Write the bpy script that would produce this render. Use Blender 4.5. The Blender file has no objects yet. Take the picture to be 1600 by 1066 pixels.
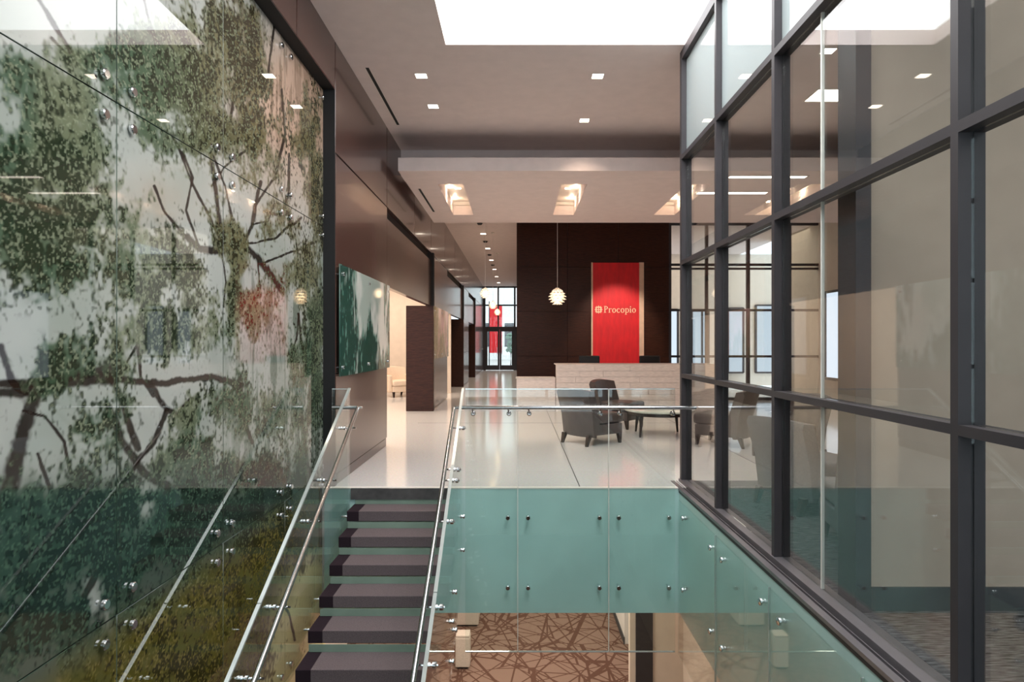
import bpy, bmesh, math, random
import numpy as np
from mathutils import Vector, Matrix
random.seed(7); np.random.seed(7)
S = bpy.context.scene
C = S.collection

# ------------------------------------------------------------------ camera, world, exposure
EYE = 1.52
cam = bpy.data.cameras.new('camera'); co = bpy.data.objects.new('camera', cam); C.objects.link(co)
cam.sensor_width = 36; cam.lens = 22.5; cam.shift_x = -8.5/1600; cam.shift_y = 3.5/1600
cam.clip_start = 0.05; cam.clip_end = 300
co.location = (0, 0, EYE); co.rotation_euler = (math.pi/2, 0, 0)
S.camera = co
S.view_settings.view_transform = 'Standard'; S.view_settings.look = 'None'
S.view_settings.gamma = 1; S.view_settings.use_curve_mapping = False
S.view_settings.exposure = 0.70
try:
    S.cycles.transparent_max_bounces = 32
    S.cycles.max_bounces = 8
except Exception: pass
w = bpy.data.worlds.new('sky'); S.world = w; w.use_nodes = True
w.node_tree.nodes['Background'].inputs[0].default_value = (0.80, 0.90, 1.0, 1)
w.node_tree.nodes['Background'].inputs[1].default_value = 1.7
SKYLIGHT = 4.6          # radiance of the opal skylight panel
WARM = (1.0, 0.78, 0.60)

# ------------------------------------------------------------------ helpers
def srgb(r, g, b):
    f = lambda c: (c/255/12.92) if c/255 <= .04045 else ((c/255+.055)/1.055)**2.4
    return (f(r), f(g), f(b), 1)

MATS = {}
def mat(name, col, rough=.5, metal=0., var=.06, scale=6., bump=0., spec=.5, coat=0., stretch=(1, 1, 1), emis=None, estr=0.):
    m = bpy.data.materials.new(name); m.use_nodes = True; MATS[name] = m
    nt = m.node_tree; n = nt.nodes; l = nt.links
    b = n['Principled BSDF']
    b.inputs['Roughness'].default_value = rough; b.inputs['Metallic'].default_value = metal
    b.inputs['Specular IOR Level'].default_value = spec
    b.inputs['Coat Weight'].default_value = coat; b.inputs['Coat Roughness'].default_value = .08
    tc = n.new('ShaderNodeTexCoord'); mp = n.new('ShaderNodeMapping'); mp.inputs['Scale'].default_value = stretch
    no = n.new('ShaderNodeTexNoise'); no.inputs['Scale'].default_value = scale; no.inputs['Detail'].default_value = 5
    l.new(tc.outputs['Object'], mp.inputs['Vector']); l.new(mp.outputs[0], no.inputs['Vector'])
    cr = n.new('ShaderNodeValToRGB')
    c = col
    cr.color_ramp.elements[0].color = (c[0]*(1-var*2), c[1]*(1-var*2), c[2]*(1-var*2), 1)
    cr.color_ramp.elements[1].color = (min(1, c[0]*(1+var*2)), min(1, c[1]*(1+var*2)), min(1, c[2]*(1+var*2)), 1)
    cr.color_ramp.elements[0].position = .3; cr.color_ramp.elements[1].position = .7
    l.new(no.outputs['Fac'], cr.inputs['Fac']); l.new(cr.outputs['Color'], b.inputs['Base Color'])
    if bump:
        bp = n.new('ShaderNodeBump'); bp.inputs['Strength'].default_value = bump; bp.inputs['Distance'].default_value = .01
        l.new(no.outputs['Fac'], bp.inputs['Height']); l.new(bp.outputs[0], b.inputs['Normal'])
    if emis:
        b.inputs['Emission Color'].default_value = emis; b.inputs['Emission Strength'].default_value = estr
    return m

def emit(name, col, s):
    m = bpy.data.materials.new(name); m.use_nodes = True; nt = m.node_tree
    nt.nodes.remove(nt.nodes['Principled BSDF'])
    e = nt.nodes.new('ShaderNodeEmission'); e.inputs[0].default_value = (*col[:3], 1); e.inputs[1].default_value = s
    nt.links.new(e.outputs[0], nt.nodes['Material Output'].inputs[0]); MATS[name] = m
    return m

def glass(name, tint, f0=.04, frost=0., frostcol=(.8, .9, .9, 1), gain=1.):
    """clear flat glass: Schlick mix of straight transmission and mirror reflection"""
    m = bpy.data.materials.new(name); m.use_nodes = True; nt = m.node_tree; n = nt.nodes; l = nt.links
    n.remove(n['Principled BSDF'])
    lw = n.new('ShaderNodeLayerWeight'); lw.inputs['Blend'].default_value = .5
    p = n.new('ShaderNodeMath'); p.operation = 'POWER'; p.inputs[1].default_value = 5.
    l.new(lw.outputs['Facing'], p.inputs[0])
    ma = n.new('ShaderNodeMath'); ma.operation = 'MULTIPLY_ADD'; ma.inputs[1].default_value = (1-f0)*gain; ma.inputs[2].default_value = f0
    l.new(p.outputs[0], ma.inputs[0])
    tr = n.new('ShaderNodeBsdfTransparent'); tr.inputs[0].default_value = (*tint, 1)
    gl = n.new('ShaderNodeBsdfGlossy'); gl.inputs['Roughness'].default_value = 0.0; gl.inputs[0].default_value = (1, 1, 1, 1)
    body = tr
    if frost:
        tl = n.new('ShaderNodeBsdfTranslucent'); tl.inputs[0].default_value = frostcol
        df = n.new('ShaderNodeBsdfDiffuse'); df.inputs[0].default_value = frostcol
        m1 = n.new('ShaderNodeMixShader'); m1.inputs[0].default_value = .5
        l.new(tl.outputs[0], m1.inputs[1]); l.new(df.outputs[0], m1.inputs[2])
        m2 = n.new('ShaderNodeMixShader'); m2.inputs[0].default_value = frost
        l.new(tr.outputs[0], m2.inputs[1]); l.new(m1.outputs[0], m2.inputs[2]); body = m2
    mx = n.new('ShaderNodeMixShader')
    l.new(ma.outputs[0], mx.inputs[0]); l.new(body.outputs[0], mx.inputs[1]); l.new(gl.outputs[0], mx.inputs[2])
    l.new(mx.outputs[0], n['Material Output'].inputs[0]); MATS[name] = m
    return m

# --- mesh builder
class MB:
    def __init__(s): s.v = []; s.f = []
    def add(s, vs, fs):
        o = len(s.v); s.v += [tuple(v) for v in vs]; s.f += [tuple(i+o for i in f) for f in fs]; return s
    def box(s, x0, x1, y0, y1, z0, z1):
        return s.add([(x0,y0,z0),(x1,y0,z0),(x1,y1,z0),(x0,y1,z0),(x0,y0,z1),(x1,y0,z1),(x1,y1,z1),(x0,y1,z1)],
                     [(0,3,2,1),(4,5,6,7),(0,1,5,4),(1,2,6,5),(2,3,7,6),(3,0,4,7)])
    def hexa(s, lo, hi):        # two quads of four points each (bottom, top), counter-clockwise
        return s.add(list(lo)+list(hi), [(0,3,2,1),(4,5,6,7),(0,1,5,4),(1,2,6,5),(2,3,7,6),(3,0,4,7)])
    def tube(s, pts, r, seg=12):
        pts = [Vector(p) for p in pts]; rings = []
        for i, p in enumerate(pts):
            a = pts[max(i-1, 0)]; b = pts[min(i+1, len(pts)-1)]; d = (b-a).normalized()
            u = d.cross(Vector((0, 0, 1)));
            if u.length < 1e-3: u = d.cross(Vector((1, 0, 0)))
            u.normalize(); v = u.cross(d).normalized()
            k = 1.
            if 0 < i < len(pts)-1:
                k = 1/max(.5, math.cos((pts[i]-pts[i-1]).angle(pts[i+1]-pts[i])/2))
            rings.append([p+(u*math.cos(t)+v*math.sin(t))*r*(1 if k == 1. else k**.5) for t in [2*math.pi*j/seg for j in range(seg)]])
        vs = [q for R in rings for q in R]; fs = []
        for i in range(len(pts)-1):
            for j in range(seg):
                fs.append((i*seg+j, i*seg+(j+1) % seg, (i+1)*seg+(j+1) % seg, (i+1)*seg+j))
        fs.append(tuple(reversed(range(seg)))); fs.append(tuple((len(pts)-1)*seg+j for j in range(seg)))
        return s.add(vs, fs)
    def lathe(s, prof, c=(0, 0, 0), seg=24, axis='z'):
        vs = []; fs = []
        for (r, h) in prof:
            for j in range(seg):
                t = 2*math.pi*j/seg
                a, b = r*math.cos(t), r*math.sin(t)
                vs.append((c[0]+a, c[1]+b, c[2]+h) if axis == 'z' else ((c[0]+h, c[1]+a, c[2]+b) if axis == 'x' else (c[0]+a, c[1]+h, c[2]+b)))
        for i in range(len(prof)-1):
            for j in range(seg):
                q = (i*seg+j, i*seg+(j+1) % seg, (i+1)*seg+(j+1) % seg, (i+1)*seg+j)
                fs.append(q if axis != 'y' else tuple(reversed(q)))
        if prof[0][0] > 1e-5: fs.append(tuple(reversed(range(seg))))
        if prof[-1][0] > 1e-5: fs.append(tuple((len(prof)-1)*seg+j for j in range(seg)))
        return s.add(vs, fs)
    def prism_xz(s, poly, y0, y1):   # polygon in x,z extruded along y
        n = len(poly)
        vs = [(x, y0, z) for x, z in poly]+[(x, y1, z) for x, z in poly]
        return s.add(vs, [tuple(range(n)), tuple(reversed(range(n, 2*n)))]+[(i, i+n, (i+1) % n+n, (i+1) % n) for i in range(n)])
    def prism_yz(s, poly, x0, x1):
        n = len(poly)
        vs = [(x0, y, z) for y, z in poly]+[(x1, y, z) for y, z in poly]
        return s.add(vs, [tuple(range(n)), tuple(reversed(range(n, 2*n)))]+[(i, i+n, (i+1) % n+n, (i+1) % n) for i in range(n)])
    def build(s, name, m, parent=None, smooth=False, bevel=0., seg=2):
        off = Vector((0, 0, 0))
        if parent is not None: off = world_loc(parent)
        me = bpy.data.meshes.new(name)
        me.from_pydata([tuple(Vector(v)-off) for v in s.v], [], s.f)
        bm = bmesh.new(); bm.from_mesh(me); bmesh.ops.recalc_face_normals(bm, faces=bm.faces)
        if bevel:
            bmesh.ops.bevel(bm, geom=[e for e in bm.edges if e.calc_face_angle(0) > .5], offset=bevel, segments=seg, affect='EDGES', profile=.6)
        bm.to_mesh(me); bm.free()
        if smooth:
            me.polygons.foreach_set('use_smooth', [True]*len(me.polygons))
            try: me.set_sharp_from_angle(angle=math.radians(40))
            except Exception: pass
        me.materials.append(m)
        o = bpy.data.objects.new(name, me); C.objects.link(o)
        if parent is not None: o.parent = parent
        return o
def world_loc(o):
    v = Vector(o.location)
    while o.parent is not None: o = o.parent; v = v+Vector(o.location)
    return v
def tag(o, label, cat, group=None):
    o['label'] = label; o['category'] = cat
    if group: o['group'] = group
    return o
def thing(name, label, cat, loc=(0, 0, 0), rz=0., group=None):
    o = bpy.data.objects.new(name, None); C.objects.link(o); o.location = loc; o.rotation_euler = (0, 0, rz)
    o.empty_display_size = .1
    return tag(o, label, cat, group)
def struct(o): o['kind'] = 'structure'; return o
def anchor(name, loc=(0, 0, 0)):
    o = bpy.data.objects.new(name, None); C.objects.link(o); o.location = loc; o.empty_display_size = .1
    return struct(o)
def dup(root, loc=None, rz=None, label=None):
    r = root.copy(); C.objects.link(r)
    if loc is not None: r.location = loc
    if rz is not None: r.rotation_euler = (0, 0, rz)
    if label: r['label'] = label
    for ch in list(root.children):
        c = ch.copy(); C.objects.link(c); c.parent = r
        for g in list(ch.children):
            d = g.copy(); C.objects.link(d); d.parent = c
    return r
def at(o, parent, loc):          # copy a part to another place under a parent
    c = o.copy(); C.objects.link(c); c.parent = parent; c.location = Vector(loc)-world_loc(parent)
    return c
def box(name, x0, x1, y0, y1, z0, z1, m, parent=None, bevel=0.):
    return MB().box(x0, x1, y0, y1, z0, z1).build(name, m, parent, bevel=bevel)
def lamp(kind, name, loc, energy, col=WARM, **kw):
    d = bpy.data.lights.new(name, kind); d.energy = energy; d.color = col
    rot = kw.pop('rot', (0, 0, 0))
    for k, v in kw.items(): setattr(d, k, v)
    o = bpy.data.objects.new(name, d); C.objects.link(o); o.location = loc; o.rotation_euler = rot
    return o

# ------------------------------------------------------------------ materials
M_ceil = mat('ceiling_paint', srgb(233, 218, 214), .9, var=.015, spec=.1)
M_greige = mat('greige_paint', srgb(172, 155, 141), .85, var=.02, spec=.15)
M_white = mat('white_paint', srgb(226, 220, 214), .8, var=.02, spec=.15)
M_cream = mat('cream_paint', srgb(212, 198, 184), .85, var=.02, spec=.15)
M_wood = mat('dark_wood', srgb(54, 27, 16), .42, var=.34, scale=7, stretch=(1.2, 1.2, 26), spec=.22, coat=0)
M_woodp = mat('dark_panel', srgb(80, 56, 50), .22, var=.12, scale=5, stretch=(1, 1, 18), spec=.5, coat=.35)
M_floor = mat('terrazzo', srgb(226, 225, 224), .11, var=.03, scale=40, spec=.5)
M_carpet_grey = None
M_metal = mat('brushed_steel', srgb(190, 192, 194), .22, metal=1., var=.04, scale=30)
M_chrome = mat('polished_steel', srgb(215, 217, 220), .1, metal=1., var=.02)
M_frame = mat('dark_aluminium', srgb(62, 59, 62), .5, metal=.1, var=.03, spec=.3)
M_sill = mat('sill_aluminium', srgb(128, 124, 128), .4, metal=.6, var=.04)
M_black = mat('black_gap', srgb(16, 14, 15), .7, var=.05)
M_teal = mat('teal_backpainted_glass', srgb(182, 214, 211), .3, var=.03, scale=2, spec=.25)
M_glass = glass('clear_glass', (.95, .985, .975))
M_glassw = glass('curtain_glass', (.95, .975, .97), f0=.04)
M_gedge = mat('polished_glass_edge', srgb(206, 214, 211), .12, var=.04, spec=.8, metal=.5)
M_seal = mat('white_sealant', srgb(215, 214, 206), .5, var=.02)
M_frost = glass('frosted_glass', (.92, .97, .98), frost=.72, frostcol=(.70, .78, .79, 1))
M_riser = mat('frosted_green_riser', srgb(128, 148, 134), .25, var=.04)
M_tread = mat('tread_carpet', srgb(104, 93, 95), .95, var=.10, scale=140, bump=.25, spec=.1)
M_treadend = mat('tread_end_carpet', srgb(44, 34, 40), .9, var=.08, scale=140, spec=.1)
M_stone = mat('dark_stone', srgb(80, 78, 78), .3, var=.12, scale=14)
M_base = mat('grey_baseboard', srgb(62, 64, 66), .6, var=.03)
M_desk = mat('split_face_stone', srgb(236, 224, 218), .7, var=.06, scale=9, stretch=(1, 1, 6), bump=.3)
M_leather = mat('taupe_leather', srgb(78, 68, 66), .42, var=.10, scale=9, bump=.08, spec=.5)
M_reflgrey = mat('reflection_grey_fabric', srgb(96, 96, 100), .8, var=.08, scale=60, bump=.1)  # grey stands in for glass reflections over the taupe chairs
M_legwood = mat('espresso_leg', srgb(40, 26, 22), .35, var=.15, scale=12)
M_whitefab = mat('ivory_fabric', srgb(222, 202, 182), .85, var=.04, scale=50)
M_tabletop = mat('pale_stone_top', srgb(214, 216, 205), .15, var=.05, scale=12)
M_red = mat('red_banner', srgb(206, 16, 26), .6, var=.07, scale=5, stretch=(2, 1, .5))
M_sand = mat('sand_strip', srgb(214, 178, 152), .6, var=.05)
M_letter = mat('cream_letter', srgb(236, 196, 160), .5, var=.03)
M_mono = mat('black_plastic', srgb(26, 24, 25), .4, var=.05)
M_lampon = emit('lamp_lens', (1., .86, .70), 9.)
M_lampon2 = emit('linear_lamp_lens', (1., .88, .74), 5.)
M_sky = emit('opal_skylight', (1.0, 1.0, 1.0), SKYLIGHT)
M_trimring = mat('lamp_trim', srgb(230, 220, 212), .5, var=.02)

def mat_floor():
    m = M_floor; nt = m.node_tree; n = nt.nodes; l = nt.links
    b = n['Principled BSDF']; cr = [x for x in n if x.type == 'VALTORGB'][0]
    vo = n.new('ShaderNodeTexVoronoi'); vo.inputs['Scale'].default_value = 70
    tc = [x for x in n if x.type == 'TEX_COORD'][0]; l.new(tc.outputs['Object'], vo.inputs['Vector'])
    mx = n.new('ShaderNodeMix'); mx.data_type = 'RGBA'; mx.blend_type = 'MULTIPLY'; mx.inputs['Factor'].default_value = .10
    l.new(cr.outputs['Color'], mx.inputs['A']); l.new(vo.outputs['Color'], mx.inputs['B'])
    l.new(mx.outputs['Result'], b.inputs['Base Color'])
mat_floor()

def mat_twig_carpet():
    m = bpy.data.materials.new('brown_twig_carpet'); m.use_nodes = True; nt = m.node_tree; n = nt.nodes; l = nt.links
    b = n['Principled BSDF']; b.inputs['Roughness'].default_value = .95; b.inputs['Specular IOR Level'].default_value = .05
    tc = n.new('ShaderNodeTexCoord')
    prev = None
    for i, (rot, sc, off) in enumerate([(.5, 1.0, 0), (-.7, 1.25, 3.1), (1.25, 1.1, 7.7), (-.15, .9, 5.2), (2.2, 1.3, 1.3)]):
        mp = n.new('ShaderNodeMapping'); mp.inputs['Rotation'].default_value = (0, 0, rot); mp.inputs['Location'].default_value = (off, off*.7, 0)
        l.new(tc.outputs['Object'], mp.inputs['Vector'])
        mp2 = n.new('ShaderNodeMapping'); mp2.inputs['Scale'].default_value = (sc*1.0, sc*.32, 1)
        l.new(mp.outputs[0], mp2.inputs['Vector'])
        v = n.new('ShaderNodeTexVoronoi'); v.feature = 'DISTANCE_TO_EDGE'; v.inputs['Scale'].default_value = 2.0
        l.new(mp2.outputs[0], v.inputs['Vector'])
        lt = n.new('ShaderNodeMath'); lt.operation = 'LESS_THAN'; lt.inputs[1].default_value = .02
        l.new(v.outputs['Distance'], lt.inputs[0])
        if prev is None: prev = lt
        else:
            mxm = n.new('ShaderNodeMath'); mxm.operation = 'MAXIMUM'; l.new(prev.outputs[0], mxm.inputs[0]); l.new(lt.outputs[0], mxm.inputs[1]); prev = mxm
    no = n.new('ShaderNodeTexNoise'); no.inputs['Scale'].default_value = 120; l.new(tc.outputs['Object'], no.inputs['Vector'])
    mx = n.new('ShaderNodeMix'); mx.data_type = 'RGBA'
    mx.inputs['A'].default_value = srgb(128, 106, 94); mx.inputs['B'].default_value = srgb(90, 66, 56)
    l.new(prev.outputs[0], mx.inputs['Factor'])
    m2 = n.new('ShaderNodeMix'); m2.data_type = 'RGBA'; m2.blend_type = 'MULTIPLY'; m2.inputs['Factor'].default_value = .3
    l.new(mx.outputs['Result'], m2.inputs['A']); l.new(no.outputs['Color'], m2.inputs['B'])
    l.new(m2.outputs['Result'], b.inputs['Base Color']); return m
M_twig = mat_twig_carpet()
def mat_stripe_carpet():
    m = mat('grey_striped_carpet', srgb(84, 84, 86), .95, var=.55, scale=10, stretch=(1.2, 9, 1), spec=.05, bump=.2); return m
M_carpet_grey = mat_stripe_carpet()

# ------------------------------------------------------------------ room shell
XL, XM, XC, XG, XS = -1.93, -2.06, 1.79, 1.85, 1.70       # left wall, mural, curtain front, curtain glass, sill face
H = 4.72; D = 6.726; ZL = -3.65
RX = 8.0; YE = 36.0; YB = -4.0
# upper floor: landing + lounge + corridor
fl = struct(MB().box(XL-6, RX, D+.03, YE, -.30, 0).build('floor', M_floor))
for i, (x0, x1, y0, y1) in enumerate([(.655, .665, D+.03, 20), (-1.9, 4, 12.2, 12.21), (3.0, 3.01, 7.2, 17)]):
    box('floor_joint', x0, x1, y0, y1, -.001, .0012, M_base, fl)
box('carpet_tile_area', XC+.01, RX, YB, 7.06, -.28, .004, M_carpet_grey, fl)
struct(box('floor_back', XL, XC-.1, YB, -.9, -.30, 0, M_floor))
struct(box('floor_lower', XL-1, RX, YB, 20, ZL-.2, ZL, M_twig))
# ceiling with its skylight opening
SKX0, SKX1, SKY0, SKY1 = -.77, 1.83, .9, 6.86
ce = MB()
ce.box(XL-.4, SKX0, YB, 10.7, H, H+.16); ce.box(SKX1, RX, YB, 10.7, H, H+.16)
ce.box(SKX0, SKX1, YB, SKY0, H, H+.16); ce.box(SKX0, SKX1, SKY1, 10.7, H, H+.16)
ce.box(XL-.4, RX, 10.7, YE, H, H+.16)
cei = struct(ce.build('ceiling', M_ceil))
box('bulkhead', XL, RX, 10.6, 11.0, 4.30, H, M_ceil, cei)
MB().box(SKX0-.02, SKX1+.02, SKY0-.02, SKY1+.02, H+.16, H+.18).build('skylight_panel', M_sky, cei)
# dropped ceiling cloud with three light troughs
CX0, CY0, CY1, CZ = -1.80, 9.65, 13.8, 4.12
TR = [(-1.30, -.89), (.72, 1.14), (2.76, 3.18), (4.80, 5.22)]
TY0, TY1 = 10.45, 12.97
cl = MB()
cl.box(CX0, RX, CY0, TY0, CZ, CZ+.2); cl.box(CX0, RX, TY1, CY1, CZ, CZ+.2)
xs = [CX0]+[v for t in TR for v in t]+[RX]
for i in range(0, len(xs), 2): cl.box(xs[i], xs[i+1], TY0, TY1, CZ, CZ+.2)
cloud = cl.build('cloud_panel', M_ceil, cei)
for x0, x1 in TR:
    t = MB()
    t.box(x0-.02, x1+.02, TY0-.02, TY1+.02, CZ+.26, CZ+.28)
    t.box(x0-.02, x0, TY0, TY1, CZ+.19, CZ+.27); t.box(x1, x1+.02, TY0, TY1, CZ+.19, CZ+.27)
    t.box(x0, x1, TY0-.02, TY0, CZ+.19, CZ+.27); t.box(x0, x1, TY1, TY1+.02, CZ+.19, CZ+.27)
    t.build('light_trough', M_trimring, cloud)
# walls
wl = anchor('wall_left', (XL, D, 0))
def panel(x0, x1, y0, y1, z0, z1, m=None, nm='panel'):
    return MB().box(x0, x1, y0, y1, z0, z1).build(nm, m or M_woodp, wl, bevel=.004, seg=1)
g = .008
# band above the mural and upper row
ys = [-.4, .8, 2.0, 3.2, 4.4, 5.6, 6.78, 9.47, 12.0, 14.3, 17.0, 19.7, 22.3, 25.4, 28.5, 32, 36]
for a, b in zip(ys[:6], ys[1:7]): panel(XL-.10, XL, a+g, b-g, 4.215, H)
for a, b in zip(ys[6:-1], ys[7:]): panel(XL-.10, XL, a+g, b-g, 3.545, H)
# bay 1 solid wall, below
panel(XL-.10, XL, 6.80, 9.47, 1.20, 3.530); panel(XL-.10, XL, 6.80, 9.47, .125, 1.19); panel(XL-.10, XL-.012, 6.80, 9.47, 0, .115, nm='plinth')
MB().box(XL-.3, XL-.10, 6.80, 9.46, 0, 4.2).build('wall_core', M_wood, wl)
box('soffit', XM-.03, XL-.004, -.4, 6.78, 4.209, 4.2145, M_black, wl)
MB().box(XM-.04, XL-.005, 6.78, 6.86, -.3, 4.215).build('return', M_black, wl)
for k, (a, b, s, e) in enumerate([(9.47, 14.3, 14.3, 17.6), (17.6, 22.3, 22.3, 25.3), (25.3, 28.5, 28.5, 36)]):
    panel(XL-.10, XL, a, b, 2.36, 3.37, nm='header')
    box('reveal', XL-.16, XL-.08, a, b, 3.36, 3.55, M_black, wl)
    # pier that closes the opening
    MB().box(XL-.56, XL+.05, b, b+.14, 0, 2.36).build('pier', M_wood, wl, bevel=.004, seg=1)
    MB().box(XL-.12, XL+.06, b-.02, b+.12, 2.36, 3.54).build('pier_head', M_black, wl)
    # solid stretch beyond it
    panel(XL-.10, XL, b+.14, e, 1.20, 3.53); panel(XL-.10, XL, b+.14, e, .02, 1.19)
# niche behind the openings: cream room
wn = struct(box('wall_niche', -6.0, XL-.1, 19.5, 19.6, 0, 3.4, M_cream))
struct(box('wall_niche_side', -6.1, -6.0, 6.9, 36, 0, 3.4, M_cream))
struct(box('ceiling_niche', -6.1, XL-.12, 6.9, 36, 3.38, 3.46, M_white))
# back wall of the mural, wall behind the camera, far walls
struct(box('wall_mural_backing', XM-.25, XM-.06, YB, 6.86, ZL, 4.3, M_black))
w8 = anchor('window_8', (1, YB, 0))          # unseen glazed front behind the viewpoint, added to bring in daylight
for x in (XL-.3, -.6, .75, 2.1, 3.5, 4.9, 6.4, RX-.08): box('mullion', x, x+.08, YB-.12, YB, 0, H, M_frame, w8)
for z in (0, 1.15, 2.4, 3.55, H-.09): box('transom', XL-.3, RX, YB-.10, YB-.01, z, z+.06, M_frame, w8)
for a, b in zip((XL-.22, -.52, .83, 2.18, 3.58, 4.98, 6.48), (-.6, .75, 2.1, 3.5, 4.9, 6.4, RX-.08)): box('pane', a, b, YB-.06, YB-.05, 0, H, M_glass, w8)
struct(box('wall_front', XL-1, RX, YB-.2, YB, ZL, 0, M_cream))
po = lamp('AREA', 'front_portal', (2.9, YB-.2, 2.36), 1, (1, 1, 1), shape='RECTANGLE', size=10.3, size_y=4.7, rot=(math.pi/2, 0, 0)); po.data.cycles.is_portal = True
struct(box('wall_right', RX, RX+.1, YB, 20, ZL, H, M_cream))
pr = struct(box('wall_partition', 1.99, RX, 3.64, 3.78, 0, H, M_greige))
struct(box('baseboard_partition', 1.985, RX, 3.622, 3.64, 0, .135, M_base))
box('end_post', 1.903, 1.99, 3.60, 3.80, 0, H, M_frame, pr)
struct(box('trim_3', 2.9, 3.62, 3.55, 3.61, .0045, .03, M_sand))
# reception feature wall and the block behind it
FW = 17.0
fw = struct(box('wall_feature', -.02, 4.02, FW, FW+.3, 0, H, M_black))
for i in range(3):
    for j in range(4):
        x0 = -.02+i*4.04/3; z0 = j*H/4
        MB().box(x0+.003, x0+4.04/3-.003, FW-.03, FW, z0+.003, z0+H/4-.003).build('panel', M_wood, fw, bevel=.002, seg=1)
struct(box('wall_corridor', -.02, .1, FW+.3, YE, 0, H, M_white))
# room seen behind the second storefront
struct(box('wall_back', 4.0, RX+4, 23.0, 23.1, 0, H, M_cream))
struct(box('wall_office', 4.02, 4.12, FW+.3, 23, 0, H, M_cream))
# fascias around the void: teal back-painted glass
tf = struct(box('trim_1', XL-.1, XS, D, D+.03, -1.315, -.012, M_teal))
box('edge_strip', XL-.1, XS, D-.004, D+.05, -.012, .002, M_white, tf)
box('stair_head', -1.745, -.60, D-.03, D, -.115, -.001, M_stone, tf)
tr_ = struct(box('trim_2', XS, XS+.10, -.9, D, -1.315, -.05, M_teal))
struct(box('ceiling_lower', XL-1, RX, D+.03, 20, -1.315, -.30, M_white))
struct(box('ceiling_lower_right', XS+.1, RX, YB, D+.03, -1.315, -.28, M_white))
struct(box('ceiling_lower_back', XL, XS, YB, -.9, -1.315, -.30, M_white))
# lower level walls
struct(box('wall_lower_right', 2.33, 2.45, YB, 9.0, ZL, -1.315, M_cream))
struct(box('wall_lower_far', 1.90, 2.45, 9.0, 9.15, ZL, -1.315, M_cream))
lp = struct(box('trim_4', 1.66, 1.90, 8.98, 9.12, ZL, -1.315, M_frame))
box('jamb_strip', 1.58, 1.66, 8.99, 9.1, ZL, -1.315, M_cream, lp)
lw = struct(box('wall_lower_side', 1.84, 2.0, 11.0, 19, ZL, -1.315, M_white))
struct(box('baseboard_lower', 1.825, 1.84, 10.985, 19, ZL, ZL+.12, M_base))
struct(box('wall_lower_left', XL-1.1, XL-1, YB, 20, ZL, -1.315, M_cream))
struct(box('wall_lower_back', XL-1, RX, 20, 20.1, ZL, -1.315, M_cream))

# ------------------------------------------------------------------ mural of trees printed on glass panels
_T = np.random.rand(256, 256).astype(np.float32)
def vn(x, y):
    xi = np.floor(x).astype(np.int64); yi = np.floor(y).astype(np.int64)
    fx = (x-xi); fy = (y-yi); fx = fx*fx*(3-2*fx); fy = fy*fy*(3-2*fy)
    a = _T[xi % 256, yi % 256]; b = _T[(xi+1) % 256, yi % 256]; c = _T[xi % 256, (yi+1) % 256]; d = _T[(xi+1) % 256, (yi+1) % 256]
    return (a*(1-fx)+b*fx)*(1-fy)+(c*(1-fx)+d*fx)*fy
def fbm(x, y, o=4, k=.55):
    s = 0; t = 0; a = 1.
    for i in range(o):
        s = s+a*vn(x+17.3*i, y+9.1*i); t += a; a *= k; x = x*2.03; y = y*2.03
    return s/t
def sst(a, b, x): t = np.clip((x-a)/(b-a), 0, 1); return t*t*(3-2*t)
def lin(r, g, b): return np.array(srgb(r, g, b)[:3], np.float32)
# the print's composition, drawn on a sheet 508 units wide; (x, y, rx, ry, weight)
BLOBS = [(40,130,75,50,.55),(95,175,70,50,.7),(80,250,95,70,1.),(40,330,80,60,.95),(110,330,60,60,.8),(60,400,80,50,.9),(30,455,60,35,.6),(130,420,40,45,.5),
 (140,90,40,22,.7),(110,55,30,40,.35),(215,100,45,45,.9),(270,70,60,60,.75),(250,150,70,40,.9),(310,130,55,60,.9),(350,60,40,60,.7),(390,100,35,80,.75),(330,195,60,40,.8),(395,200,40,40,.7),
 (430,70,18,45,.4),(445,190,22,60,.45),(480,190,24,70,.8),(495,300,16,90,.8),(285,230,45,35,.65),(245,215,40,30,.6),(420,260,40,40,.5),
 (200,360,40,50,.6),(240,400,55,40,.75),(220,450,45,40,.7),(280,420,45,45,.8),(300,470,50,40,.6),(190,430,40,60,.65),(160,480,30,50,.6),(345,330,30,30,.4),(360,440,20,90,1.),(395,470,25,60,.6),
 (85,560,50,50,.85),(60,520,40,30,.4),(130,560,40,40,.6),(200,560,35,60,.6),(255,520,45,60,.7),(310,520,30,50,.6),(440,350,30,40,.5),(455,420,30,50,.6),(480,430,20,80,.6),(420,480,30,70,.5),(470,560,30,70,.55),(495,560,16,120,.85),
 (120,650,50,35,.7),(170,660,30,40,.6),(205,620,40,25,.5),(300,650,40,40,.7),(340,620,40,40,.6),(380,620,40,60,.5),(430,640,50,60,.55),(470,660,30,60,.5),(80,720,60,40,.4),(180,700,30,40,.5),
 (270,720,60,40,.8),(330,720,50,40,.8),(400,740,60,40,.9),(460,770,50,40,.8),(100,800,110,60,1.),(220,790,60,50,.9),(300,800,80,60,1.),(60,880,90,70,1.),(170,870,70,60,.9),(260,850,60,50,.9),(380,800,60,40,.9),
 (60,970,90,60,.9),(130,960,50,50,.6),(230,990,60,60,.8),(330,930,60,60,.8),(400,860,50,50,.8),(300,1040,80,50,.8),(440,820,40,40,.7),(470,860,25,40,.5),(190,1050,60,40,.7),(375,960,40,50,.7),(400,1030,25,40,.5)]
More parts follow.
